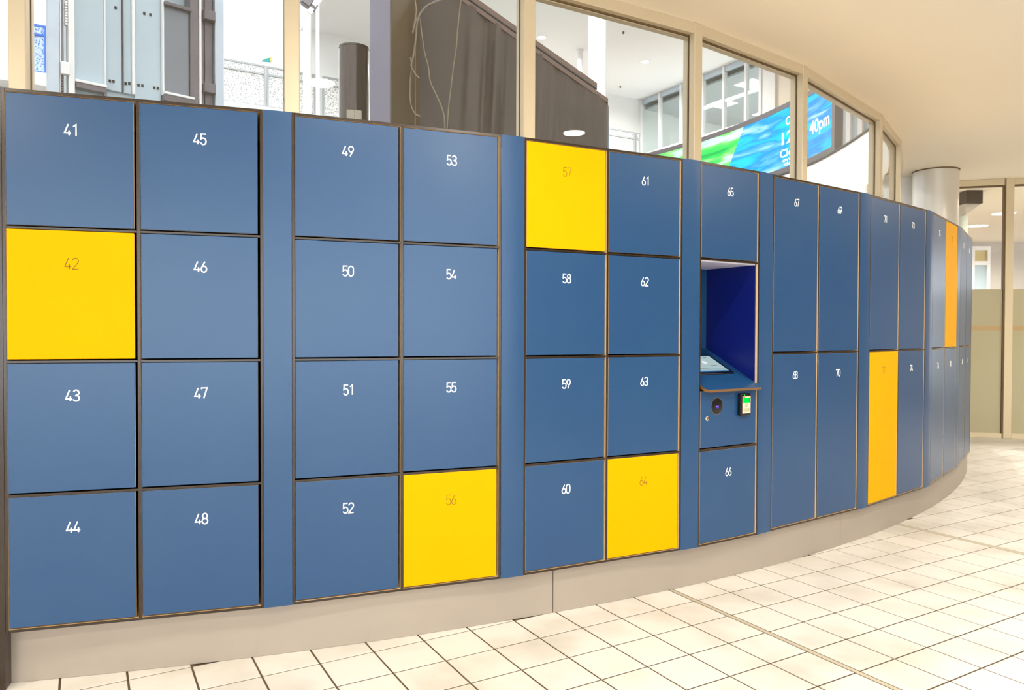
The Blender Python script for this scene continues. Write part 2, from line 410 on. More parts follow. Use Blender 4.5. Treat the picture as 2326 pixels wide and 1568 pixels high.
# rear wall of the corridor with its glazed street entrance (behind the viewer)
GA0, GA1, RR = math.radians(-88), math.radians(-57), 16.2
for k, (a, b_, z0, z1) in enumerate(((math.radians(-152), GA0, 0, ZC), (GA1, math.radians(-4), 0, ZC), (GA0, GA1, 2.85, ZC))):
    mb = MB(); n = max(4, int((b_-a)*24)); mb.sweep(arcpath(RR, a, b_, n), arcpath(RR+.2, a, b_, n), z0+.0005, z1-.0005)
    struct(mb.build('wall_rear', 'rear_dark' if k == 1 else 'rear'), 'cream wall across the corridor ' + ['left of the entrance', 'right of the entrance, darkened to tan to dull locker reflections', 'over the entrance'][k], 'wall')
a_, b2 = pol(8.6, math.radians(-152)), pol(RR, math.radians(-152)); d_ = (b2-a_).normalized(); n_ = Vector((d_.y, -d_.x))
mb = MB(); mb.prism([a_, b2, b2+n_*.15, a_+n_*.15], .0005, ZC-.0005); struct(mb.build('wall_left', 'rear'), 'cream wall closing the near end of the corridor', 'wall')
ent = thing('door_1', 'glazed street entrance in the rear corridor wall', 'entrance', (pol(RR, GA0).x, pol(RR, GA0).y, 0), 0, None, 'structure')
for k in range(8):
    a = GA0 + (GA1-GA0)*(k+.02)/8; b_ = GA0 + (GA1-GA0)*(k+.98)/8
    mb = MB(); mb.sweep(arcpath(RR+.08, a, b_, 3), arcpath(RR+.09, a, b_, 3), .06, 2.8); mb.build('pane', 'glass', ent)
for k in range(9):
    a = GA0 + (GA1-GA0)*k/8; MB().box(-.03, .03, -.1, .02, .0005, 2.845, frame_at_r(a, RR)).build('door_post', 'alu_light', ent)

mb = MB(); mb.sweep(arcpath(8.86, math.radians(-175), math.radians(-25), 80), arcpath(8.98, math.radians(-175), math.radians(-25), 80), ZC+.121, 8.0)
struct(mb.build('wall_upper', 'white'), 'white hall wall above the curved window band', 'wall')

a_ = pol(8.92, math.radians(-25)); mb = MB(); mb.prism([a_ + Vector((.02, 0)), Vector((10.8, 9.0)), Vector((10.8, 8.85)), a_ + Vector((.02, -.15))], ZC+.121, 7.79)
struct(mb.build('wall_upper', 'white'), 'white wall closing the hall over the corridor', 'wall')

# ---- window band: mullion angles on the drum
MUL = [hit(40, R_WIN), hit(664, R_WIN), hit(1203, R_WIN), hit(1586, R_WIN), hit(1829, R_WIN), hit(2003.5, R_WIN), hit(2048, R_WIN)]
MUL = [MUL[0]-.252, MUL[0]-.126] + MUL + [MUL[-1]+.13]
def frame_at(a, r=R_WIN):                # local x tangent (towards larger angle), y inward, z up
    p = pol(r, a); t = Vector((-math.sin(a), math.cos(a), 0)); n = Vector((-math.cos(a), -math.sin(a), 0))
    return Matrix(((t.x, n.x, 0, p.x), (t.y, n.y, 0, p.y), (0, 0, 1, 0), (0, 0, 0, 1)))
def chord(p, q):
    d = (q-p).normalized(); n = Vector((-d.y, d.x)); c = CEN - p
    if n.dot(c) < 0: n = -n
    return Matrix(((d.x, n.x, 0, p.x), (d.y, n.y, 0, p.y), (0, 0, 1, 0), (0, 0, 0, 1))), (q-p).length
for k in range(len(MUL)-1):
    p, q = pol(R_WIN, MUL[k]), pol(R_WIN, MUL[k+1]); T, L = chord(p, q)
    win = thing('window_%d' % (k+1), 'aluminium framed glass pane number %d of the curved window band over the lockers' % (k+1), 'window', (p.x, p.y, 1.6), 0, None, 'structure')
    win['label'] = ['window pane beyond the end mullion', 'window pane before the first double mullion', 'window pane in front of the lift shaft', 'window pane in front of the brown column and cables',
                    'window pane in front of the escalator end', 'window pane over locker 65 with the screen behind', 'window pane over locker 67 beside the screen end', 'narrow last window pane by the silver column', 'window pane past the bend of the drum'][k]
    Tm = frame_at(MUL[k])
    MB().box(-.034, .034, 0, .046, 1.6, ZC, Tm, .004).box(-.030, .030, .046, .098, 1.6, ZC, Tm, .003).build('mullion', 'alu', win)
    g = MB()
    for s in (-1, 1): g.box(s*.033-.003, s*.033+.003, .047, .055, 1.64, ZC-.06, Tm)
    g.build('gasket', 'gasket', win)
    MB().box(.03, L-.03, .004, .045, ZC-.062, ZC, T, .003).box(.03, L-.03, .054, .098, ZC-.075, ZC, T, .003).build('head_rail', 'alu', win)
    MB().box(.03, L-.03, .045, .054, ZC-.070, ZC-.05, T).build('head_gasket', 'gasket', win)
    MB().box(.03, L-.03, .004, .098, 1.6, 1.66, T, .003).build('sill_rail', 'alu', win)
    MB().box(.034, L-.034, .047, .054, 1.64, ZC-.06, T).build('pane', 'glass', win)
# pale edge post at the left end of the view
Tm = frame_at(MUL[2] - .0115)

# ---- kickboard under the lockers
PJ = [math.atan2(*(Vector((-1.79, 2.64))-CEN).yx), hit(1260, R_PL), hit(1918, R_PL), math.radians(-22)]
base = thing('baseboard_front', 'curved grey kickboard under the locker banks', 'baseboard', (pol(R_PL, PJ[0]).x, pol(R_PL, PJ[0]).y, 0), 0, None, 'structure')
for k in range(3):
    a, b_ = PJ[k] + (.0002 if k else 0), PJ[k+1] - .0002
    mb = MB(); n = 26; mb.sweep(arcpath(R_PL, a, b_, n), arcpath(R_PL-.03, a, b_, n), .001, Z0 - .001)
    mb.build('kickboard_panel', 'plinth', base, True)
mb = MB(); mb.sweep(arcpath(R_PL-.035, PJ[0]-.004, PJ[3], 70), arcpath(R_PL-.06, PJ[0]-.004, PJ[3], 70), .001, Z0 - .002); mb.build('kickboard_backing', 'joint', base)

# ================================================================== LOCKERS
DT = .013; FR = .010; GL, GR, GT, GB = .002, .009, .002, .005
def bay_T(k):
    p, q = Vector(BAY[2*k]), Vector(BAY[2*k+1]); d = (q-p).normalized(); n = Vector((-d.y, d.x))
    return Matrix(((d.x, n.x, 0, p.x), (d.y, n.y, 0, p.y), (0, 0, 1, 0), (0, 0, 0, 1))), (q-p).length, math.atan2(d.y, d.x), p
def door(root, T, x0, x1, z0, z1, txt, yellow):
    m = MB(); m.box(x0, x1, 0, DT, z0, z1, None, .0012)
    for f in m.bm.faces: f.material_index = 0 if f.normal.y < -.5 else 1
    bmesh.ops.transform(m.bm, matrix=T, verts=m.bm.verts)
    d = m.build('door', ['yellow' if yellow else 'blue', 'edge'], root)
    d['label'] = '%s locker door numbered %s' % ('yellow' if yellow else 'blue', txt)
    if yellow: number(txt, (x0+x1)/2, z1-.095, .0395, .0021, .0004, T, d, 'dark_num')
    else: number(txt, (x0+x1)/2, z1-.095, .0385, .0046, .0007, T, d, 'white_num')
    return d
def lit_sides(m, T):                      # side faces coloured lighter, as if lit; front edges dark brown
    for f in m.bm.faces: f.material_index = 0 if f.normal.y < -.3 else 1
    bmesh.ops.transform(m.bm, matrix=T, verts=m.bm.verts); return m
def carcass(root, T, w, rows, cols, depth=.46):
    m = MB()
    m.box(0, FR, 0, depth, Z0, Z1, None, .0008); m.box(w-FR, w, 0, depth, Z0, Z1, None, .0008)
    m.box(FR, w-FR, 0, depth, Z1-FR-.001, Z1, None, .0008); m.box(FR, w-FR, 0, depth, Z0, Z0+FR, None, .0008)
    lit_sides(m, T).build('carcass', ['carcass', 'edge'], root)
    MB().box(FR, w-FR, depth-.012, depth, Z0+FR, Z1-FR, T).build('back_panel', 'inside', root)
    return m
YEL = {42, 56, 57, 64, 72, 77}
def bank(k, first, rows, label):
    T, w, rz, p = bay_T(k)
    root = thing('locker_bank', label, 'locker bank', (p.x, p.y, Z0), rz, 'locker banks')
    carcass(root, T, w, rows, 2)
    cw = (w - 2*FR - .011)/2
    lit_sides(MB().box(FR+cw, FR+cw+.011, 0, .44, Z0+FR, Z1-FR-.001, None, .0008), T).build('divider', ['carcass', 'edge'], root)
    rh = (Z1 - Z0 - 2*FR)/rows
    for c in range(2):
        xa = FR + c*(cw+.011)
        for r in range(rows):
            zt = Z1 - FR - r*rh; zb = zt - rh
            if r: MB().box(xa, xa+cw, .001, .44, zt-.004, zt+.004, T, .0006).build('shelf', 'carcass', root)
            n = first + c*rows + r
            door(root, T, xa+GL, xa+cw-GR, zb + (GB+.004 if r < rows-1 else GB), zt - (GT+.004 if r else .004), str(n), n in YEL)
    # matt black lining just behind the door leaves keeps the gaps dark
    return root
bank(0, 41, 4, 'bank of eight square doors whose yellow door 42 is second in its first column')
bank(1, 49, 4, 'bank of eight square doors whose yellow door 56 is lowest beside a blue door')
bank(2, 57, 4, 'bank of eight square doors 57 to 64 with yellow doors 57 and 64')
bank(4, 67, 2, 'bank of four tall all blue doors 67 to 70')
bank(5, 71, 2, 'bank of four tall doors with yellow lower door 72')
bank(6, 75, 2, 'bank of four tall doors with yellow upper door 77')
bank(7, 79, 2, 'bank of four tall blue doors 79 to 82 at the far end')

# ---- blue filler panels bent between the banks
def bez(p0, p1, p2, p3, n=8):
    out = []
    for i in range(n+1):
        t = i/n; out.append(p0*(1-t)**3 + p1*3*t*(1-t)**2 + p2*3*t*t*(1-t) + p3*t**3)
    return out
NAMES = ['42 to 48', '49 to 56', '57 to 64', '65', '67 to 70', '71 to 74', '75 to 78', '79 to 82']
for k in range(7):
    p, q = Vector(BAY[2*k+1]), Vector(BAY[2*k+2]); d0 = (p - Vector(BAY[2*k])).normalized(); d1 = (Vector(BAY[2*k+3]) - q).normalized()
    e = (q-p).length; g = .0008*(q-p).normalized()
    path = bez(p+g, p+g + d0*e*.35, q-g - d1*e*.35, q-g); n = Vector((-(q-p).y, (q-p).x)).normalized()
    mb = MB(); mb.sweep(path, [x + n*.012 + (q-p).normalized()*(.006*(1-2*i/8)) for i, x in enumerate(path)], Z0, Z1)
    lab = ['between blue doors forty five and forty nine', 'between yellow doors fifty six and fifty seven', 'between yellow door sixty four and the payment niche', 'between the payment niche and tall door sixty seven', 'between tall blue door seventy and yellow door seventy two', 'between tall blue doors seventy three and seventy five', 'beside tall yellow door seventy seven'][k]
    tag(mb.build('filler_panel', 'blue', None, True), 'narrow full height blue filler panel ' + lab, 'filler panel', 'filler panels between the locker banks')
# end panel past the last bank, and the dark end board before the first
p, q = Vector(BAY[15]), Vector(BAY[14]); d = (p-q).normalized(); n = Vector((-d.y, d.x))
mb = MB(); s_ = p + d*.002; mb.prism([s_, s_ + d*.018, s_ + d*.018 + n*.46, s_ + n*.46], Z0, Z1)
tag(mb.build('end_panel', 'carcass'), 'brown end board closing the far end of the lockers', 'end panel')
p, q = Vector(BAY[0]), Vector(BAY[1]); d = (p-q).normalized(); n = Vector((d.y, -d.x))
mb = MB(); s_ = p + d*.002 + n*.004; mb.prism([s_, s_ + d*.03, s_ + d*.03 + n*.46, s_ + n*.46], .0015, Z1+.004)
tag(mb.build('end_panel', 'carcass'), 'dark brown end board beside door 41', 'end panel')

# ---- payment kiosk bank (doors 65 and 66)
T, w, rz, p = bay_T(3)
TI = T.inverted(); nrm = (T.to_3x3() @ Vector((0, -1, 0))); org = Vector((p.x, p.y, 1))
def loc(px, py): return TI @ at_plane(px, py, org, nrm)
kio = thing('locker_kiosk', 'single width bank with payment niche between doors 65 and 66', 'locker kiosk', (p.x, p.y, Z0), rz)
carcass(kio, T, w, 4, 1)
xa, xb = FR, w-FR
z65, zn0, z66 = 1.612, .985, .672        # under door 65, shelf level, top of door 66
door(kio, T, xa+GL, xb-GR, z65+.006, Z1-FR-.004, '65', False)
door(kio, T, xa+GL, xb-GR, Z0+FR+GB, z66-.007, '66', False)
MB().box(xa, xb, .001, .44, z66-.004, z66+.006, T, .0006).build('shelf', 'carcass', kio)
MB().box(xa, xb, .001, .44, z65-.007, z65+.001, T, .0006).build('shelf', 'carcass', kio)
nd = .345
lin = MB(); lin.box(xa, xa+.006, .014, nd, zn0, z65-.007, T).box(xb-.006, xb, .014, nd, zn0, z65-.007, T)
lin.build('niche_lining', 'niche', kio)
MB().box(xa+.006, xb-.006, nd, nd+.008, zn0, z65-.007, T).build('niche_back', 'blue', kio)
MB().box(xa+.006, xb-.006, .014, nd, z65-.013, z65-.007, T).build('niche_soffit', 'pale', kio)
# sloping desk with a rounded front corner
zf, zb_ = .990, 1.165; yf = -.045
slope = math.atan2(zb_-zf, nd+.0)
TD = T @ Matrix.Translation((0, 0, zf)) @ Matrix.Rotation(slope, 4, 'X')
ln = nd/math.cos(slope)
poly = [(xa+.007, ln-.004), (xa+.007, .0)] + [(xa+.004+.03-.03*math.cos(a*PI/12), -.02-.022*math.sin(a*PI/12)) for a in range(0, 7)] + \
       [(xb+.006-.02+.02*math.sin(a*PI/12), -.042+.02-.02*math.cos(a*PI/12)) for a in range(0, 7)] + [(xb+.006, -.004), (xb-.007, -.002), (xb-.007, ln-.004)]
m = MB(); m.prism(poly, -.014, 0)
for f in m.bm.faces: f.material_index = 0 if f.normal.z > .5 else 1
bmesh.ops.transform(m.bm, matrix=TD, verts=m.bm.verts)
desk = m.build('desk', ['blue', 'desk_edge'], kio); desk['label'] = 'sloping blue desk with brown edge'
ts = MB().box(.075, .355, .10, .30, .0, .006, TD, .002).build('touchscreen', 'black', kio); ts['label'] = 'black framed touchscreen set in the sloping desk'
b = bmesh.new(); uvl = b.loops.layers.uv.new('UVMap')
vs = [b.verts.new(x) for x in ((.092, .118, .0066), (.338, .118, .0066), (.338, .285, .0066), (.092, .285, .0066))]
f = b.faces.new(vs)
for l, u in zip(f.loops, ((0, 0), (1, 0), (1, 1), (0, 1))): l[uvl].uv = u
bmesh.ops.transform(b, matrix=TD, verts=b.verts)
dm = MB(); dm.bm.loops.layers.uv.new('UVMap'); dm.add(b, None, -1); dm.build('display', 'touch', ts)
u = MB(); u.lathe([(.016, 0), (.016, .0004)], 24, TD @ Matrix.Translation((.24, .215, .0068))); u.build('display_button', 'ui_light', ts)
for q in ((.25, .30, .178, .182), (.275, .30, .262, .268), (.11, .22, .155, .158), (.11, .19, .245, .249)): MB().box(*q, .0068, .0072, TD).build('display_mark', 'ui_dark', ts)
# payment panel
m = MB(); m.box(xa+GL, xb-GR, 0, DT, z66+.011, zn0-.022, None, .0012)
for f in m.bm.faces: f.material_index = 0 if f.normal.y < -.5 else 1
bmesh.ops.transform(m.bm, matrix=T, verts=m.bm.verts)
pp = m.build('payment_panel', ['blue', 'edge'], kio)
c = loc(1628.3, 922.8)
R90 = Matrix.Rotation(PI/2, 4, 'X')      # lathe axis -> towards -y
def face(cx, cz, y=0): return T @ Matrix.Translation((cx, y, cz)) @ R90
sc = MB().lathe([(.0405, -.002), (.0405, .0015), (.039, .0022)], 40, face(c.x, c.z)).build('code_reader', 'black', pp, True); sc['label'] = 'round black reader with a violet letter M'
MB().lathe([(.0418, -.001), (.0418, .001), (.0405, .001)], 40, face(c.x, c.z)).build('reader_ring', 'chrome', pp, True)
lm = MB()
for s in ([(0, 0), (0, 1), (.5, .45), (1, 1), (1, 0)],): ribbon(lm, [(c.x - .008 + a*.015, c.z - .010 + b_*.012) for a, b_ in s], .0022, .0006, T @ Matrix.Translation((0, -.0023, 0)))
lm.build('led_letter', 'violet_led', pp)
c0, c1 = loc(1672, 894), loc(1699, 943)
tw = .078; cx_ = (c0.x+c1.x)/2 + .004; cz_ = (c0.z+c1.z)/2; th_ = .112
ct = MB().box(cx_-tw/2, cx_+tw/2, -.022, 0, cz_-th_/2, cz_+th_/2, T, .005, 0, 3).build('card_terminal', 'black', pp, True); ct['label'] = 'black card terminal with green display'
fx0, fx1 = cx_-tw/2+.012, cx_+tw/2-.006
TT = lambda a, b_, c_, d_, y: MB().box(a, b_, y, -.0215, c_, d_, T)
TT(fx0, fx1, cz_-.044, cz_+.042, -.0228).build('terminal_face', 'beige', pp)
TT(fx0+.004, fx1-.010, cz_+.009, cz_+.034, -.0236).build('terminal_display', 'green_led', pp)
TT(fx1-.010, fx1-.004, cz_+.009, cz_+.034, -.0234).build('terminal_display_edge', 'black', pp)
TT(fx0+.006, fx1-.006, cz_-.036, cz_-.018, -.0234).build('terminal_pad', 'terminal_pad', pp)
TT(fx0+.004, fx0+.018, cz_+.0355, cz_+.0405, -.0236).build('terminal_mark', 'red', pp)
TT(fx1-.016, fx1-.004, cz_+.0355, cz_+.0405, -.0236).build('terminal_mark', 'decal_yellow', pp)
wv = MB()
for r in (.004, .008): ribbon(wv, [((fx0+fx1)/2 - .004 + r*math.cos(t_*.25), cz_-.004 + r*math.sin(t_*.25)) for t_ in range(-4, 5)], .0012, .0004, T @ Matrix.Translation((0, -.0229, 0)))
ribbon(wv, [((fx0+fx1)/2 + .011*math.cos(t_*2*PI/24), cz_-.004 + .0095*math.sin(t_*2*PI/24)) for t_ in range(25)], .0009, .0004, T @ Matrix.Translation((0, -.0229, 0)))
wv.build('contactless_symbol', 'ui_dark', pp)
MB().lathe([(.0022, 0), (.0022, .0012)], 12, face(cx_-.010, cz_+.049, -.0216)).build('terminal_light', 'green_led', pp)
c = loc(1606, 951.5)
MB().lathe([(.0115, -.001), (.0115, .002), (.0095, .0035)], 28, face(c.x, c.z)).build('key_lock', 'chrome', pp, True)
MB().lathe([(.0055, .003), (.0055, .0048), (.0045, .0055)], 20, face(c.x, c.z)).build('key_barrel', 'bronze', pp, True)
MB().box(c.x-.0008, c.x+.0008, -.0062, -.0052, c.z-.004, c.z+.004, T).build('key_slot', 'black', pp)

# ================================================================== LIGHTS OF THE CORRIDOR
def downlight(x, y, z, r, watts, col, m, label, group, spread=PI*.9):
    d = thing('downlight', label, 'ceiling light', (x, y, z), 0, group)
    Tz = Matrix.Translation((x, y, z))
    MB().lathe([(r+.018, -.006), (r+.018, 0), (r, 0), (r, -.006)], 32, Tz, 0, True).build('trim_ring', 'trim_ring', d, True)
    MB().lathe([(r-.001, -.002), (r-.001, -.0005)], 32, Tz).build('diffuser', m, d)
    l = bpy.data.lights.new('downlight_lamp', 'AREA'); l.shape = 'DISK'; l.size = 2*r*.9; l.energy = watts; l.color = col; l.spread = spread
    o = bpy.data.objects.new('lamp', l); COL.objects.link(o); o.parent = d; o.location = (0, 0, -.012)
    return d
lamp_pts = []
for r in (11.0, 12.9):
    for k in range(7):
        a = math.radians(-122 + k*18.0 + (0 if r < 12 else 5))
        q = pol(r, a); lamp_pts.append(q)
downlight(3.1, -.5, ZC, .22, 22, (1, .97, .92), 'lamp_on', 'larger bright downlight near the street entrance', None)
# one lamp shows mirrored in the pane over lockers 57 and 61: trace it back to the ceiling
T_, L_ = chord(pol(R_WIN, MUL[4]), pol(R_WIN, MUL[5])); nv = (T_.to_3x3() @ Vector((0, 1, 0))).normalized(); pv = T_ @ Vector((0, .047, 2.5))
g = at_plane(1305, 300, pv, nv); d_ = (g - Vector((0, 0, EYE))).normalized(); d_ = d_ - 2*d_.dot(nv)*nv; g = g + d_*((ZC - g.z)/d_.z)
lamp_pts = [q for q in lamp_pts if (q - g.xy).length > .8] + [g.xy]
for q in lamp_pts:
    downlight(q.x, q.y, ZC, .10, LAMP_W, WARM, 'lamp_on', 'round downlight recessed in the cream corridor ceiling', 'corridor downlights')

# ================================================================== HALL BEHIND THE WINDOWS
ZH = 7.8
BW, BD = Vector((-5.26, 16.0)), Vector((.856, .516)).normalized()      # back wall line
BN = Vector((BD.y, -BD.x))                                             # towards the viewer
mb = MB(); a, b_ = BW + BD*-16, BW + BD*11.6
mb.prism([a, b_, b_ - BN*.2, a - BN*.2], 0, 11)
struct(mb.build('wall_back', 'white'), 'white back wall of the bright hall', 'wall')
mb = MB(); a, b_ = BW + BD*-14, BW + BD*10.4
mb.prism([a + BN*.004, b_ + BN*.004, b_ + BN*.5, a + BN*.5], 5.63, 5.86)
struct(mb.build('trim_1', 'white'), 'white gallery ledge along the hall back wall', 'trim')
# ceiling edge: runs square to the back wall
e0 = at_z(750, 0, ZH); e1 = at_z(680, 92, ZH); ED = (Vector(e1.xy) - Vector(e0.xy)).normalized(); E0 = Vector(e0.xy)
cn = BW + BD*10.37
q = [E0 - ED*18, E0 + ED*5, cn + BD*9 + ED*5, cn + BD*9 - ED*18]
mb = MB(); mb.prism(q, ZH, ZH + .2)
hc = mb.build('ceiling', 'white'); struct(hc, 'high white hall ceiling with downlights', 'ceiling')
mb = MB(); mb.prism([q[0], q[1], q[1] - BD*.15, q[0] - BD*.15], ZH - .02, 10.8)
struct(mb.build('trim_2', 'white'), 'white bulkhead rising at the ceiling edge', 'trim')
r0, r1 = q[0] - BD*3.6, q[1] - BD*3.6
mb = MB(); mb.prism([r0, r1, r1 - BD*12, r0 - BD*12], 10.8, 11.0)
struct(mb.build('ceiling', 'white'), 'white roof beside the skylight strip over the lift', 'ceiling')
l0 = BW - BD*9; l1 = l0 + BN*14
mb = MB(); mb.prism([l0, l1, l1 - BD*.2, l0 - BD*.2], 0, 10.79)
struct(mb.build('wall_side', 'white'), 'white side wall of the hall beyond the lift', 'wall')
mb = MB(); mb.box(-14, 9, 4.5, 24, -.2, -.15)
struct(mb.build('floor', 'grey_wall'), 'grey hall floor behind the windows', 'floor')

for (px, py), lab in (((1230, 85), 'hall downlight above the escalator end'), ((1465, 140), 'hall downlight beside the glazed offices'), ((745, 88), 'hall downlight over the gallery screens'), ((1403, 222), 'hall downlight near the back wall')):
    g = at_z(px, py, ZH)
    downlight(g.x, g.y, ZH, .10, HALL_W, (1, .97, .92), 'lamp_hall', lab, None)

for x, y, lab in ((1.2, 10.2, 'added unseen fill lamp high over the escalator foot'), (-2.6, 9.0, 'added unseen fill lamp high over the brown drum')):  # unseen lamps added to brighten the curved wall and the lift
    downlight(x, y, ZH, .12, HALL_W*2, (1, .98, .95), 'lamp_hall', lab, None)
def sub_line(px, p, d): t = on_line(px, p, d); return p + d*t
for px, py, lab in ((1416, 72, 'small ceiling sprinkler beside the broad white column'), (1409, 196, 'small ceiling sprinkler above the speckled screen past the escalator'), (1433, 247, 'small ceiling sprinkler near the office corner')):
    g = at_z(px, py, ZH); tag(MB().lathe([(.012, -.05), (.022, -.035), (.022, 0)], 16, Matrix.Translation(g)).build('sprinkler', 'gasket'), lab, 'sprinkler')
# gallery screens standing on the ledge
SP = BW + BN*.42
def gallery(px0, px1, m, fm, lab, grp='gallery screens'):
    a, c = sub_line(px0, SP, BD), sub_line(px1, SP, BD); L = (c-a).length
    T = Matrix(((BD.x, -BN.x, 0, a.x), (BD.y, -BN.y, 0, a.y), (0, 0, 1, 5.86), (0, 0, 0, 1)))
    t = thing('gallery_screen', lab, 'screen', (a.x, a.y, 5.86), 0, grp)
    h = .86; f = .035
    MB().box(f, L-f, -.006, .006, f, h-f, T).build('screen_panel', m, t)
    MB().box(0, f, -.02, .02, 0, h, T).box(L-f, L, -.02, .02, 0, h, T).box(f, L-f, -.02, .02, h-f, h, T).box(f, L-f, -.02, .02, 0, f, T).build('screen_frame', fm, t)
    MB().box(f, L-f, -.03, -.006, h-.20, h-.165, T).build('cross_bar', fm, t)
gallery(67, 109, 'speckle_blue', 'blue_frame', 'blue framed mesh screen beyond the lift shaft')
gallery(505, 604, 'speckle', 'office_tile', 'wide speckled glass screen just past the lift shaft')
gallery(607, 668, 'speckle', 'decal_grey', 'speckled glass screen partly behind the window mullion')
gallery(671, 717, 'speckle', 'decal_grey', 'speckled glass screen before the thin white pole')
gallery(733, 800, 'speckle', 'decal_grey', 'speckled glass screen behind the glossy brown drum')
gallery(1380, 1440, 'speckle', 'decal_grey', 'speckled glass screen past the escalator end')
gallery(1443, 1452, 'speckle', 'decal_grey', 'narrow speckled glass screen at the office corner')

# posters on the white wall
def on_wall(px, py):
    return at_plane(px, py, Vector((BW.x, BW.y, 5)) + Vector((BN.x, BN.y, 0))*.012, Vector((BN.x, BN.y, 0)))
def wall_quad(name, pts, m, lab, cat):
    b = bmesh.new(); P = [on_wall(*q) for q in pts]; nb = Vector((BN.x, BN.y, 0))*.008
    lo = [b.verts.new(x - nb) for x in P]; hi = [b.verts.new(x) for x in P]; n = len(P)
    b.faces.new(hi); b.faces.new(lo[::-1])
    for i in range(n): b.faces.new((lo[i], lo[(i+1) % n], hi[(i+1) % n], hi[i]))
    bmesh.ops.recalc_face_normals(b, faces=b.faces); mb = MB(); mb.add(b); return mb, tag(mb.build(name, m), lab, cat)
wall_quad('wall_decal', [(593, 139), (601, 134), (613, 131), (615, 141)], 'teal', 'teal leaf shaped decal on the white hall wall', 'decal')
wall_quad('wall_decal', [(613, 131), (617, 129), (619, 137), (615, 141)], 'decal_yellow', 'small yellow decal beside the teal leaf', 'decal')

# white hall columns
def column(px, Y, r, z1, m, lab, cat='column', z0=-.15):
    g = at(px, 300, Y); T = Matrix.Translation((g.x, g.y, 0))
    return tag(MB().lathe([(r, z0), (r, z1-.04), (r+.012, z1-.03), (r+.012, z1)], 32, T).build('column', m, None, True), lab, cat)
column(698, 15.6, .085, ZH, 'col_white', 'slim white column in front of the speckled screens')
column(722, 14.6, .036, ZH, 'col_white', 'thin white pole between the speckled screens', 'pole')
column(1355, 13.0, .155, ZH, 'col_white', 'broad bright white column behind the escalator')
column(1317.5, 17.6, .066, ZH, 'col_white', 'thin white pole behind the escalator rail', 'pole')

# spotlight on the bulkhead
g = at(700, 6, 13.6)
sp_ = thing('spotlight', 'grey spotlight fixed to the white bulkhead', 'spotlight', g)
Ts = Matrix.Translation(g) @ Matrix.Rotation(.5, 4, 'Z') @ Matrix.Rotation(.5, 4, 'Y')
MB().box(-.10, .06, -.07, .07, -.09, .09, Ts, .015).build('housing', 'steel_dark', sp_)
MB().box(-.13, -.10, -.06, .06, -.08, .08, Ts, .006).build('lens_hood', 'decal_grey', sp_)
MB().box(.06, .16, -.02, .02, -.02, .02, Ts).box(.14, .17, -.05, .05, -.06, .05, Ts).build('bracket', 'steel_dark', sp_)

# ---- lift shaft
LP = at(110, 300, 5.5).xy; LD = Vector((math.cos(math.radians(44)), math.sin(math.radians(44)))); 
LT = Matrix(((LD.x, -LD.y, 0, LP.x), (LD.y, LD.x, 0, LP.y), (0, 0, 1, 0), (0, 0, 0, 1)))
lift = thing('lift_shaft', 'pale blue panelled lift shaft in a steel frame behind the glass', 'lift shaft', (LP.x, LP.y, -.15))
def lx(px): return on_line(px, LP, LD)
def lz(px, py):
    n3 = Vector((LD.y, -LD.x, 0)); return at_plane(px, py, Vector((LP.x, LP.y, 0)), n3).z
ZL = 5.6
def lbox(name, px0, px1, y0, y1, z0, z1, m, bev=.003):
    return MB().box(lx(px0), lx(px1), y0, y1, z0, z1, LT, bev).build(name, m, lift)
lbox('post', 110, 137, -.02, .03, -.15, ZL, 'steel'); lbox('post', 488, 508, -.02, .14, -.15, ZL, 'steel')
lbox('post', 434, 453, .0, .12, -.15, ZL, 'steel_dark'); lbox('post', 469, 487, .02, .14, -.15, ZL, 'steel_dark')
lbox('post', 141, 150, .03, .10, -.15, ZL, 'lift_dark')
lbox('guide_rail', 157, 171, -.02, .05, -.15, ZL, 'col_white'); lbox('guide_rail', 454, 459, -.01, .05, -.15, ZL, 'col_white')
lbox('guide_rail', 461, 466, .01, .07, -.15, ZL, 'steel_dark')
zb1 = lz(172, 180); zb2 = lz(373, 208); zmid = lz(300, 196)
lbox('panel', 172, 242, .03, .05, zb1, ZL, 'lift_glass'); lbox('panel', 245, 284, .05, .07, zmid-.05, ZL, 'lift_glass')
lbox('panel', 287, 305, .05, .07, zmid-.05, ZL, 'lift_glass'); lbox('panel', 313, 372, .05, .07, zmid-.08, ZL, 'lift_glass')
lbox('panel', 377, 433, .02, .05, zb2, lz(377, 8), 'lift_dark')
lbox('trim_strip', 242, 245, .02, .07, zmid-.05, ZL, 'col_white'); lbox('trim_strip', 284.5, 286.5, .03, .07, zmid-.05, ZL, 'steel_dark')
lbox('trim_strip', 305.5, 312.5, .03, .07, zmid-.05, ZL, 'col_white'); lbox('trim_strip', 372.5, 376.5, .01, .06, zb2, ZL, 'col_white')
lbox('sill', 172, 244, -.02, .06, zb1-.02, zb1, 'col_white'); lbox('sill_channel', 174, 244, -.01, .06, zb1-.06, zb1-.02, 'steel_dark')
lbox('sill_frame', 238, 244, -.01, .05, zb1-.20, zb1-.06, 'steel_dark')
lbox('sill', 373, 442, -.02, .06, zb2-.02, zb2, 'col_white'); lbox('sill_channel', 373, 443, -.01, .06, zb2-.07, zb2-.02, 'steel_dark')
lbox('header', 375, 436, -.02, .06, lz(377, 12), lz(377, 4), 'steel_dark')
lbox('lower_panel', 172, 434, .08, .10, -.15, zmid-.02, 'lift_glass')
for py in (40, 205): lbox('bracket', 462, 486, -.05, .02, lz(470, py)-.03, lz(470, py)+.05, 'steel_dark')
lbox('bracket', 138, 158, -.05, .0, lz(148, 160)-.04, lz(148, 160)+.05, 'col_white')
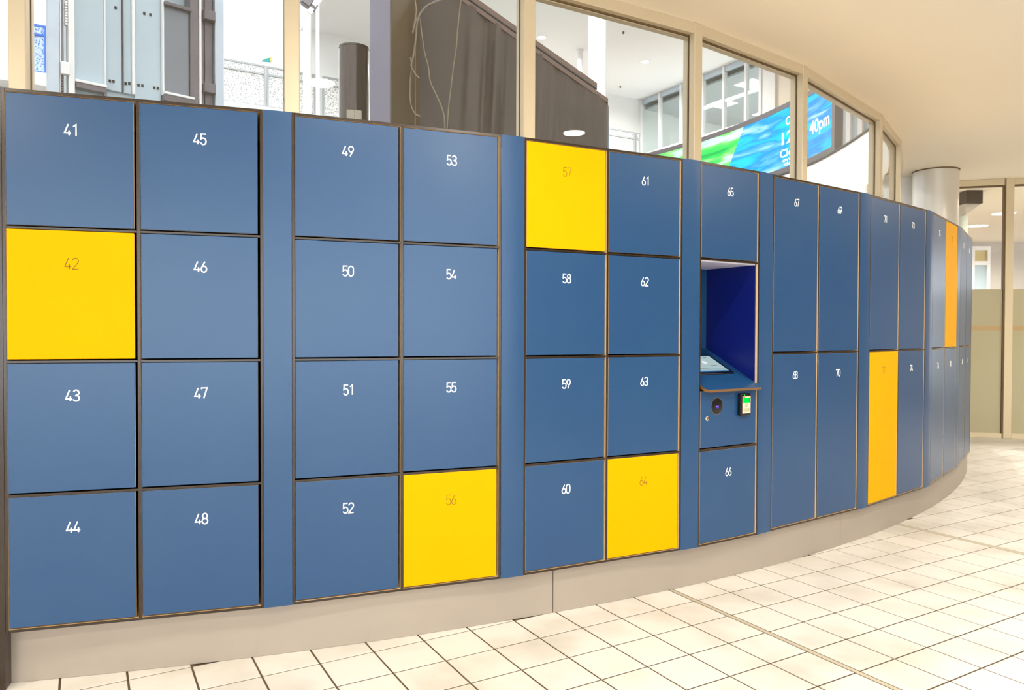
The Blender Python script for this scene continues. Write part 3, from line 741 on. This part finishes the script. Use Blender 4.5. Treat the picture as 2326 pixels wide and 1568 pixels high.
for j in range(9):
    lbox('rail_clip', 151, 156, -.01, .03, lz(153, 8+j*6.2), lz(153, 8+j*6.2)+.014, 'col_white', 0)
    lbox('rail_clip', 141, 146, -.01, .03, lz(143, 172+j*6), lz(143, 172+j*6)+.012, 'steel_dark', 0)
for px, py in ((270, 14), (335, 27), (349, 30), (256, 181), (264, 182), (292, 187), (300, 187), (321, 191), (330, 192), (357, 197), (365, 198)):
    g = LT @ Vector((lx(px), .048, lz(px, py))); MB().box(-.007, .007, -.006, .006, -.01, .01, Matrix.Translation(g)).build('fastener', 'black_line', lift)
lbox('cable_cover', 138, 140, -.015, .03, -.15, ZL, 'col_white', 0)
MB().box(lx(165), lx(505), .145, .25, -.15, ZL, LT).build('shaft_core', 'lift_glass', lift)

# ---- glossy brown drum with a control box
g = at(804, 200, 7.2); rd = .142; zt = at(804, 96, 7.2-rd).z
dr = thing('metal_drum', 'glossy dark brown upright metal drum with a flat top', 'drum', (g.x, g.y, -.15))
Tg = Matrix.Translation((g.x, g.y, 0))
MB().lathe([(rd, -.15), (rd, zt-.02), (rd+.004, zt-.018), (rd+.004, zt-.002), (rd-.01, zt)], 48, Tg).build('shell', 'gloss_brown', dr, True)
sx = math.radians(-100)
MB().box(-.003, .003, -rd-.0025, -rd+.002, -.15, zt-.02, Tg @ Matrix.Rotation(-.12, 4, 'Z')).build('seam', 'escalator_trim', dr)
zc_ = at(808, 268, 7.05).z
MB().box(-.05, .02, -rd-.05, -rd+.0, zc_-.10, zc_+.065, Tg @ Matrix.Rotation(.12, 4, 'Z'), .003).box(.02, .085, -rd-.048, -rd+.03, zc_-.10, zc_+.062, Tg @ Matrix.Rotation(.12, 4, 'Z'), .003).build('control_box', 'box', dr)

# ---- clad column in front of the escalator
ca, cb, cc = at(840, 200, 6.75).xy, at(888, 200, 6.3).xy, at(952, 200, 6.75).xy
mb = MB(); cdv = ca + (cc - cb)
pc = thing('clad_column', 'square column with its lit face mauve and its dark face olive brown', 'column', (cb.x, cb.y, -.15))
def slab(a, b_, th, z0, z1, name, m, par, inward):
    d = (b_-a).normalized(); n = Vector((-d.y, d.x)); n = n if n.dot(inward) > 0 else -n
    mb = MB(); mb.prism([a, b_, b_ + n*th, a + n*th], z0, z1); return mb.build(name, m, par)
inw = Vector((0, 1))
slab(ca, cb, .01, -.15, ZH, 'lit_mauve_face', 'mauve', pc, inw); slab(cb, cc, .01, -.15, ZH, 'shaded_olive_face', 'olive', pc, inw)  # light and shade of one column put into two face colours
mb = MB(); mb.tube([(cb.x, cb.y, -.15), (cb.x, cb.y, ZH)], .008, 8); mb.build('corner_bead', 'olive', pc)
mb = MB(); s_ = Vector((0, .03)); mb.prism([ca + s_, cb + s_, cc + s_, cdv + s_], -.15, ZH); mb.build('core', 'olive', pc)

# ---- escalator side: one creased dark sheet under a sloping cap
pL, pR = at(948, 200, 7.0).xy, at(1394, 240, 7.3).xy
zL, zR = at(1050, 0, 7.07).z, at(1393, 240, 7.3).z
ed = (pR-pL); EL = ed.length; ed.normalize(); en = Vector((ed.y, -ed.x))
uL = on_line(1050, pL, ed)
sl = (zR - zL)/(EL - uL)
es = thing('escalator', 'dark brown clad escalator side sloping down to a rounded end', 'escalator', (pL.x, pL.y, -.15))
nx, nz = 150, 26
b = bmesh.new(); G = []
def ridge(u, z):
    d = 0
    for c, wdt, k, zz in ((.46, .05, .018, 3.6), (.60, .03, -.014, 3.5), (.70, .035, .022, 3.3), (.78, .02, -.012, 3.2), (1.02, .03, .012, 3.2), (1.13, .025, .014, 3.1), (1.24, .02, .010, 3.0), (1.31, .018, -.009, 3.0), (1.40, .02, .011, 2.9), (1.50, .02, -.009, 2.8), (1.58, .02, .010, 2.8), (1.70, .02, .008, 2.7)):
        d += k*math.exp(-((u-c-.05*(z-3.2))/wdt)**2)*math.exp(-max(0, 2.6-z)*1.2)*(.35 + .65*math.exp(-((z-zz)/.7)**2))
    return 2.2*d + .006*math.sin(u*9 + z*1.3)
for i in range(nx+1):
    u = EL*i/nx; zt_ = zL + sl*(u-uL); row = []
    for k in range(nz+1):
        z = -.15 + (zt_+.15)*k/nz; dd = ridge(u, z)*min(1, (EL-u)/.1+.05)*min(1, u/.1)
        bow = -.16*max(0, (u-EL+.10)/.10)**2
        p_ = pL + ed*(u) + en*(dd + bow); row.append(b.verts.new((p_.x, p_.y, z)))
    G.append(row)
for i in range(nx):
    for k in range(nz): b.faces.new((G[i][k], G[i+1][k], G[i+1][k+1], G[i][k+1]))
# end return and back, so the side is a solid body
last = [v.co.copy() for v in G[-1]]
br, tr, tl, bl = [], [], [], []
back = -en*.95
for i in range(nx):
    a, c = G[i][-1], G[i+1][-1]
    a2 = b.verts.new(Vector(a.co) + Vector((back.x, back.y, 0))); c2 = b.verts.new(Vector(c.co) + Vector((back.x, back.y, 0)))
    b.faces.new((a, c, c2, a2))
for k in range(nz):
    a, c = G[-1][k], G[-1][k+1]
    a2 = b.verts.new(Vector(a.co) + Vector((back.x, back.y, 0)) + Vector((ed.x, ed.y, 0))*.05); c2 = b.verts.new(Vector(c.co) + Vector((back.x, back.y, 0)) + Vector((ed.x, ed.y, 0))*.05)
    b.faces.new((a, c, c2, a2))
bmesh.ops.recalc_face_normals(b, faces=b.faces)
mb = MB(); mb.add(b); mb.build('side_cladding', 'escalator', es, True)
def ez(u): return zL + sl*(u-uL)
for off, hgt, m_, nm in ((.0, .045, 'escalator_trim', 'cap_rail'), (.055, .012, 'black_line', 'cap_groove'), (.068, .05, 'escalator_trim', 'cap_rail')):
    b = bmesh.new(); V = []
    for u in (0, EL-.06 if off < .05 else EL-.17):
        for dy in (.012, -.10):
            for dz in (off-.02, off-.02+hgt):
                p_ = pL + ed*u + en*dy; V.append(b.verts.new((p_.x, p_.y, ez(u)+dz)))
    for f in ((0, 1, 3, 2), (4, 5, 7, 6), (0, 1, 5, 4), (2, 3, 7, 6), (0, 2, 6, 4), (1, 3, 7, 5)): b.faces.new([V[i] for i in f])
    bmesh.ops.recalc_face_normals(b, faces=b.faces); mb = MB(); mb.add(b); mb.build(nm, m_, es)

# ---- loose cables hanging in front of the cladding
def catmull(P, n=6):
    out = []; P = [Vector(p) for p in P]; Q = [P[0]*2-P[1]] + P + [P[-1]*2-P[-2]]
    for i in range(1, len(Q)-2):
        for k in range(n):
            t = k/n; a, b_, c, d = Q[i-1], Q[i], Q[i+1], Q[i+2]
            out.append(.5*((2*b_) + (c-a)*t + (2*a-5*b_+4*c-d)*t*t + (3*b_-a-3*c+d)*t**3))
    out.append(P[-1]); return out
def cable(pts, r, m, lab, Y=6.85, grp=None):
    z_low = 300
    mb = MB(); mb.tube(catmull([at(px, py, Y) for px, py in pts]), r, 8)
    return tag(mb.build('cable', m, None, True), lab, 'cable', grp)
cable([(1062, -90), (1047, 0), (1040, 60), (1036, 110), (1030, 150), (1024, 200), (1018, 250), (1014, 320), (1010, 420)], .006, 'cable', 'long cream cable hanging straight down the dark cladding')
cable([(953, 40), (958, 80), (964, 120), (972, 150), (977, 185), (990, 215), (1005, 250), (1010, 285), (1006, 330), (1000, 420)], .0075, 'cable', 'cream cable kinked halfway beside the straight one', 6.80)
cable([(1080, -40), (1000, 0), (972, 12), (955, 30), (947, 52), (944, 90), (938, 130), (932, 150)], .009, 'cable', 'cream cable bowing out from the top of the olive face', 6.6)
cable([(1030, -20), (985, 6), (965, 18), (950, 42), (945, 60)], .011, 'cable_blue', 'short blue cable bundled among cream ones', 6.62)
cable([(938, -20), (945, 20), (942, 50), (937, 75), (946, 40)], .006, 'cable', 'loop of cream cable at the top of the olive face', 6.55)
cable([(932, 130), (935, 155), (932, 180), (931, 215), (934, 240), (943, 258), (955, 265)], .006, 'cable', 'cream cable hooking forward at the foot of the olive face', 6.55)
cable([(943, 100), (943, 200), (943, 290), (943, 400)], .004, 'cable', 'thin straight cable on the olive face', 6.55)
cable([(936, 156), (944, 170), (952, 178)], .007, 'cable', 'short cut cable end on the olive face', 6.53)

# ---- curved white wall and the LED ribbon
CW = [(4.53, 8.9), (4.56, 9.5), (4.63, 10.2), (4.665, 11.0), (4.64, 11.7), (4.53, 12.3), (4.2, 13.4), (3.67, 14.6), (3.07, 15.6), (2.35, 16.6)]
cwp = catmull([(x, y, 0) for x, y in CW], 10); cwp = [p_.xy for p_ in cwp]
def normals(P):
    out = []
    for i in range(len(P)):
        d = (P[min(i+1, len(P)-1)] - P[max(i-1, 0)]).normalized(); out.append(Vector((d.y, -d.x)))
    return out
cn_ = normals(cwp)                        # to the right of travel = away from the hall centre
if cn_[0].x < 0: cn_ = [-x for x in cn_]
mb = MB(); mb.sweep(cwp, [p_ + n_*.2 for p_, n_ in zip(cwp, cn_)], -.15, 3.86)
struct(mb.build('wall_right', 'white', None, True), 'curved white hall wall under the screen', 'wall')
mb = MB(); mb.sweep([p_ - n_*.02 for p_, n_ in zip(cwp, cn_)], [p_ + n_*.22 for p_, n_ in zip(cwp, cn_)], 3.865, 3.885)
struct(mb.build('trim_3', 'black_line', None, True), 'thin dark line capping the curved white wall', 'trim')
# screen: from the plan point seen at px 1897 back along the curve
S = []
rev = list(zip(cwp, cn_))[::-1]           # far -> near, so u grows to the right of the picture
acc = 0
for i, (p_, n_) in enumerate(rev):
    if i: acc += (p_ - rev[i-1][0]).length
    S.append((acc, p_, n_))
def px_of(p_): return W/2 + FPX*p_.x/p_.y
near = [s for s in S if px_of(s[1]) <= 1896]
U1 = near[-1][0]
def S_at(u):
    for i in range(len(S)-1):
        if S[i][0] <= u <= S[i+1][0]:
            t = (u - S[i][0])/(S[i+1][0]-S[i][0]); return S[i][1].lerp(S[i+1][1], t), S[i][2].lerp(S[i+1][2], t).normalized()
    return S[-1][1], S[-1][2]
led = thing('led_ribbon', 'long curved video screen showing green and blue with the time', 'video screen', (near[-1][1].x, near[-1][1].y, 3.886))
ZS0, ZS1, FB = 3.886, 5.02, .085
pts = [S_at(U1*k/60) for k in range(61)]
def band(o0, o1, z0, z1, name, m, par, P=pts):
    mb = MB(); mb.sweep([a - n_*o0 for a, n_ in P], [a - n_*o1 for a, n_ in P], z0, z1); return mb.build(name, m, par)
fr = band(-.10, .0, ZS0, ZS1, 'housing', 'frame_dark', led)
band(.0, .02, ZS0, ZS0+FB, 'frame_rail', 'frame_dark', led); band(.0, .02, ZS1-FB, ZS1, 'frame_rail', 'frame_dark', led)
endp = [S_at(U1 - .10*k/4) for k in range(5)]
band(.0, .02, ZS0+FB, ZS1-FB, 'frame_end', 'frame_dark', led, endp)
b = bmesh.new(); uvl = b.loops.layers.uv.new('UVMap'); V = []
UE = U1 - .10
for k in range(61):
    a, n_ = S_at(UE*k/60); a = a - n_*.008
    V.append((b.verts.new((a.x, a.y, ZS0+FB)), b.verts.new((a.x, a.y, ZS1-FB)), UE*k/60))
for k in range(60):
    f = b.faces.new((V[k][0], V[k+1][0], V[k+1][1], V[k][1]))
    for l, uv in zip(f.loops, ((V[k][2], 0), (V[k+1][2], 0), (V[k+1][2], 1), (V[k][2], 1))): l[uvl].uv = uv
mb = MB(); mb.bm.loops.layers.uv.new('UVMap'); mb.add(b, None, -1); pic = mb.build('picture', 'led', led)
def u_of_px(px):
    best = min(range(400), key=lambda i: abs(px_of(S_at(U1*i/400)[0]) - px)); return U1*best/400
def led_text(txt, px0, z, h, px1=None):
    cu = bpy.data.curves.new('t', 'FONT'); cu.body = txt; cu.size = 1; cu.offset = .018
    o = bpy.data.objects.new('t', cu); COL.objects.link(o)
    me = bpy.data.meshes.new_from_object(o.evaluated_get(bpy.context.evaluated_depsgraph_get())) if False else None
    dg = bpy.context.evaluated_depsgraph_get(); me = bpy.data.meshes.new_from_object(o.evaluated_get(dg))
    bpy.data.objects.remove(o); bpy.data.curves.remove(cu)
    b = bmesh.new(); b.from_mesh(me); bpy.data.meshes.remove(me)
    bmesh.ops.triangulate(b, faces=b.faces)
    wid = max(v.co.x for v in b.verts); u0 = u_of_px(px0)
    kx = h/.72 if px1 is None else (u_of_px(px1)-u0)/wid
    for v in b.verts:
        a, n_ = S_at(min(u0 + v.co.x*kx, UE-.01)); a = a - n_*.012
        v.co = (a.x, a.y, z + v.co.y*h/.72)
    mb = MB(); mb.add(b); return mb.build('screen_text', 'led_white', led)
led_text('C', 1781, 4.66, .13); led_text('12:', 1767, 4.36, .20, 1806); led_text('40pm', 1836, 4.33, .20, 1881); led_text('Cloudy', 1768, 4.15, .13, 1830)
led_text('overcast', 1775, 4.07, .06, 1824); led_text('cloudy', 1778, 3.995, .06, 1820)

# ---- glazed offices along the right side of the hall
RC, RD = cn, Vector((.5, -.866)); RN = Vector((RD.y, -RD.x))    # RN towards the hall
if RN.x > 0: RN = -RN
def rT(t, z=0):
    a = RC + RD*t; return Matrix(((RD.x, -RN.x, 0, a.x), (RD.y, -RN.y, 0, a.y), (0, 0, 1, z), (0, 0, 0, 1)))
def rt(px): return on_line(px, RC, RD)
off = thing('office_glazing', 'white framed glazed office front high in the hall', 'glazed partition', (RC.x, RC.y, 3.3))
tl_ = [rt(x) for x in (1455, 1497, 1545, 1595, 1642, 1692, 1725)]
T0 = rT(0)
zbot, zmid_ = 6.22, 6.95
MB().box(-.02, tl_[-1], 0, .15, 3.3, zbot, T0).build('spandrel', 'white', off)
for i, t_ in enumerate(tl_): MB().box(t_-.035, t_+.035, -.03, .08, zbot, ZH-.005, T0, .004).build('frame_post', 'col_white', off)
for i in range(len(tl_)-1):
    a, b_ = tl_[i]+.035, tl_[i+1]-.035
    if b_ <= a: continue
    MB().box(a, b_, .0, .06, zbot, zbot+.06, T0).build('frame_rail', 'col_white', off)
    MB().box(a, b_, -.01, .06, ZH-.14, ZH-.005, T0).build('frame_rail', 'steel', off)
    if i > 2: MB().box(a, b_, .0, .06, zmid_-.04, zmid_+.04, T0).build('frame_rail', 'col_white', off)
    MB().box(a, b_, .025, .033, zbot+.06, ZH-.14, T0).build('pane', 'green_glass', off)
oc = MB(); oc.box(-.1, 5.5, .16, 6, ZH-.25, ZH-.2, T0); oc = oc.build('ceiling', 'office_tile'); struct(oc, 'grey tiled office ceiling behind the glazed partition', 'ceiling')
for i, (x, y) in enumerate(((3.1, 1.0), (4.1, 1.1), (3.1, 2.6), (4.2, 2.7), (1.5, 1.6), (1.5, 3.4))):
    Tp = rT(x, ZH-.25); lp = thing('light_panel', 'square white light panel in the office ceiling', 'ceiling light', Tp @ Vector((0, y, 0)), 0, 'office light panels')
    MB().box(-.3, .3, y-.3, y+.3, -.012, -.001, Tp).build('diffuser', 'panel_light', lp)
mb = MB(); mb.box(-.11, 6.5, 6, 6.2, 3.3, ZH-.001, T0); mb.box(-.3, -.11, .16, 6.2, 3.3, ZH, T0).box(6.5, 6.7, .22, 6.2, 3.3, ZH, T0); struct(mb.build('wall_office', 'white'), 'white rear wall of the offices', 'wall')
mb = MB(); mb.box(tl_[-1]+.036, rt(1757), 0, .15, 3.3, ZH-.005, T0); struct(mb.build('wall_right', 'white'), 'white wall pier beside the glazed offices', 'wall')
mb = MB(); mb.box(rt(1757)+.001, 14, .06, .21, 3.3, ZH-.005, T0); struct(mb.build('wall_right', 'peach'), 'pale peach upper hall wall above the screen', 'wall')
# window frames further along, right of the screen end
tw_ = [rt(1905), rt(1928), rt(1955), rt(1990)]
fw = thing('gallery_window', 'white framed gallery window right of the screen end', 'window', tuple(rT(tw_[0]) @ Vector((0, 0, 4.0))))
for t_ in tw_: MB().box(t_-.05, t_+.05, -.06, .058, 3.3, ZH-.005, T0).build('frame_post', 'col_white', fw)
for i in range(3): MB().box(tw_[i]+.05, tw_[i+1]-.05, .0, .02, 3.3, ZH-.01, T0).build('pane', 'lift_glass', fw)

# ================================================================== FAR END OF THE CORRIDOR
g = at_z(2118, 390, ZC); cp = Vector((4.80, 8.58))
cr_ = .235
col = thing('column', 'round silver clad column standing past the lockers', 'column', (cp.x, cp.y, 0))
MB().lathe([(cr_, .0005), (cr_, ZC-.012)], 64, Matrix.Translation((cp.x, cp.y, 0))).build('shaft', 'col_silver', col, True)
MB().lathe([(cr_+.006, ZC-.012), (cr_+.006, ZC-.0005)], 64, Matrix.Translation((cp.x, cp.y, 0))).build('collar', 'gasket', col, True)
# glass partition across the end
PA, PB = Vector((5.542, 9.087)), Vector((6.094, 8.945)); PD = (PB-PA).normalized(); PN = Vector((-PD.y, PD.x))
def pt(px): return on_line(px, PA, PD)
PT = Matrix(((PD.x, PN.x, 0, PA.x), (PD.y, PN.y, 0, PA.y), (0, 0, 1, 0), (0, 0, 0, 1)))
par = thing('glass_partition', 'cream framed glass partition with frosted lower half', 'glass partition', (PA.x, PA.y, 0))
x0, xm, x1 = -1.15, pt(2291), 2.2
for t_, nm in ((x0, 'post'), (xm, 'post'), (x1, 'post')):
    MB().box(t_-.042, t_+.042, -.05, .03, .0005, ZC-.001, PT, .003).build('post', 'alu_light', par)
MB().box(xm-.058, xm-.043, -.03, .03, .05, ZC-.08, PT).build('post_dark_edge', 'gasket', par)  # dark strip along the left edge of the post
zfr = at_plane(2250, 657, Vector((PA.x, PA.y, 0)), Vector((PN.x, PN.y, 0))).z
zbd = at_plane(2250, 746, Vector((PA.x, PA.y, 0)), Vector((PN.x, PN.y, 0))).z
for a, b_ in ((x0+.043, xm-.06), (xm+.043, x1-.043)):
    MB().box(a, b_, -.04, .03, ZC-.075, ZC-.001, PT, .002).build('top_rail', 'alu_light', par)
    MB().box(a, b_, -.03, .03, ZC-.09, ZC-.076, PT).build('rail_gasket', 'gasket', par)
    MB().box(a, b_, -.05, .03, .0005, .055, PT, .002).build('bottom_rail', 'alu_light', par)
    MB().box(a, b_, -.004, .004, .056, ZC-.09, PT).build('pane', 'glass', par)
    MB().box(a, b_, -.0075, -.0045, .056, zfr, PT).build('frosted_film', 'frost', par)
    MB().box(a, b_, -.0095, -.0076, zbd-.03, zbd+.03, PT).build('film_band', 'band', par)
# things behind the partition
gp = at(2182, 480, 10.2); tag(MB().lathe([(.085, .0005), (.085, ZC-.0005)], 32, Matrix.Translation((gp.x, gp.y, 0))).build('column', 'col_green', None, True), 'pale green column behind the glass partition', 'column')
ga = at(2196, 422, 9.7); gb = at(2233, 444, 9.7)
bx_ = thing('hanging_box', 'dark brown box with a slanted bracket under the ceiling', 'ceiling box', (ga.x, 9.8, ZC-.16))
MB().box(ga.x, gb.x, 9.7, 9.95, ZC-.17, ZC-.001, None, .004).build('box_body', 'dark_brown', bx_)
b = bmesh.new(); V = [b.verts.new(x) for x in ((ga.x, 9.72, ZC-.32), (ga.x, 9.72, ZC-.17), (gb.x-.01, 9.72, ZC-.17), (ga.x, 9.94, ZC-.32), (ga.x, 9.94, ZC-.17), (gb.x-.01, 9.94, ZC-.17))]
for f in ((0, 1, 2), (3, 5, 4), (0, 3, 4, 1), (1, 4, 5, 2), (2, 5, 3, 0)): b.faces.new([V[i] for i in f])
bmesh.ops.recalc_face_normals(b, faces=b.faces); mb = MB(); mb.add(b); mb.build('bracket', 'grey_wall', bx_)
yb = 15.2
mb = MB(); mb.box(5.0, 16, yb, yb+.15, 0, ZC-.001); struct(mb.build('wall_end', 'grey_wall'), 'pale grey wall of the room behind the glass partition', 'wall')
wl = at(2205, 560, yb).x; wr = at(2247, 560, yb).x; zt_, zb2_ = at(2230, 560, yb).z, at(2230, 662, yb).z
ew = thing('end_window', 'white framed window with a sand blind in the far room', 'window', (wl, yb-.04, zb2_))
for a, c in ((wl, wl+.06), (wr-.06, wr)): MB().box(a, c, yb-.05, yb-.001, zb2_-.5, zt_, None, .003).build('frame_post', 'col_white', ew)
for z in (zt_-.08, at(2230, 603, yb).z, zb2_-.5): MB().box(wl+.06, wr-.06, yb-.05, yb-.001, z, z+.08).build('frame_rail', 'col_white', ew)
MB().box(wl+.06, wr-.06, yb-.02, yb-.002, at(2230, 603, yb).z+.08, zt_-.08).build('blind', 'blind', ew)
MB().box(wl+.06, wr-.06, yb-.02, yb-.002, zb2_-.42, at(2230, 603, yb).z).build('pane', 'lift_glass', ew)
for px, py, lab in ((2220, 513, 'downlight in the far room nearer the grey wall'), (2280, 485, 'downlight in the far room behind the partition post')):
    g = at_z(px, py, ZC); downlight(g.x, g.y, ZC, .16, LAMP_W*1.6, WARM, 'lamp_on', lab, None)

for x, y in ((8.3, 11.2), (9.4, 13.2), (7.6, 13.9)):  # unseen lamps added to brighten the far room
    downlight(x, y, ZC, .16, LAMP_W*1.6, WARM, 'lamp_on', 'added unseen fill lamp in the room past the glass partition', 'far room fill lamps')
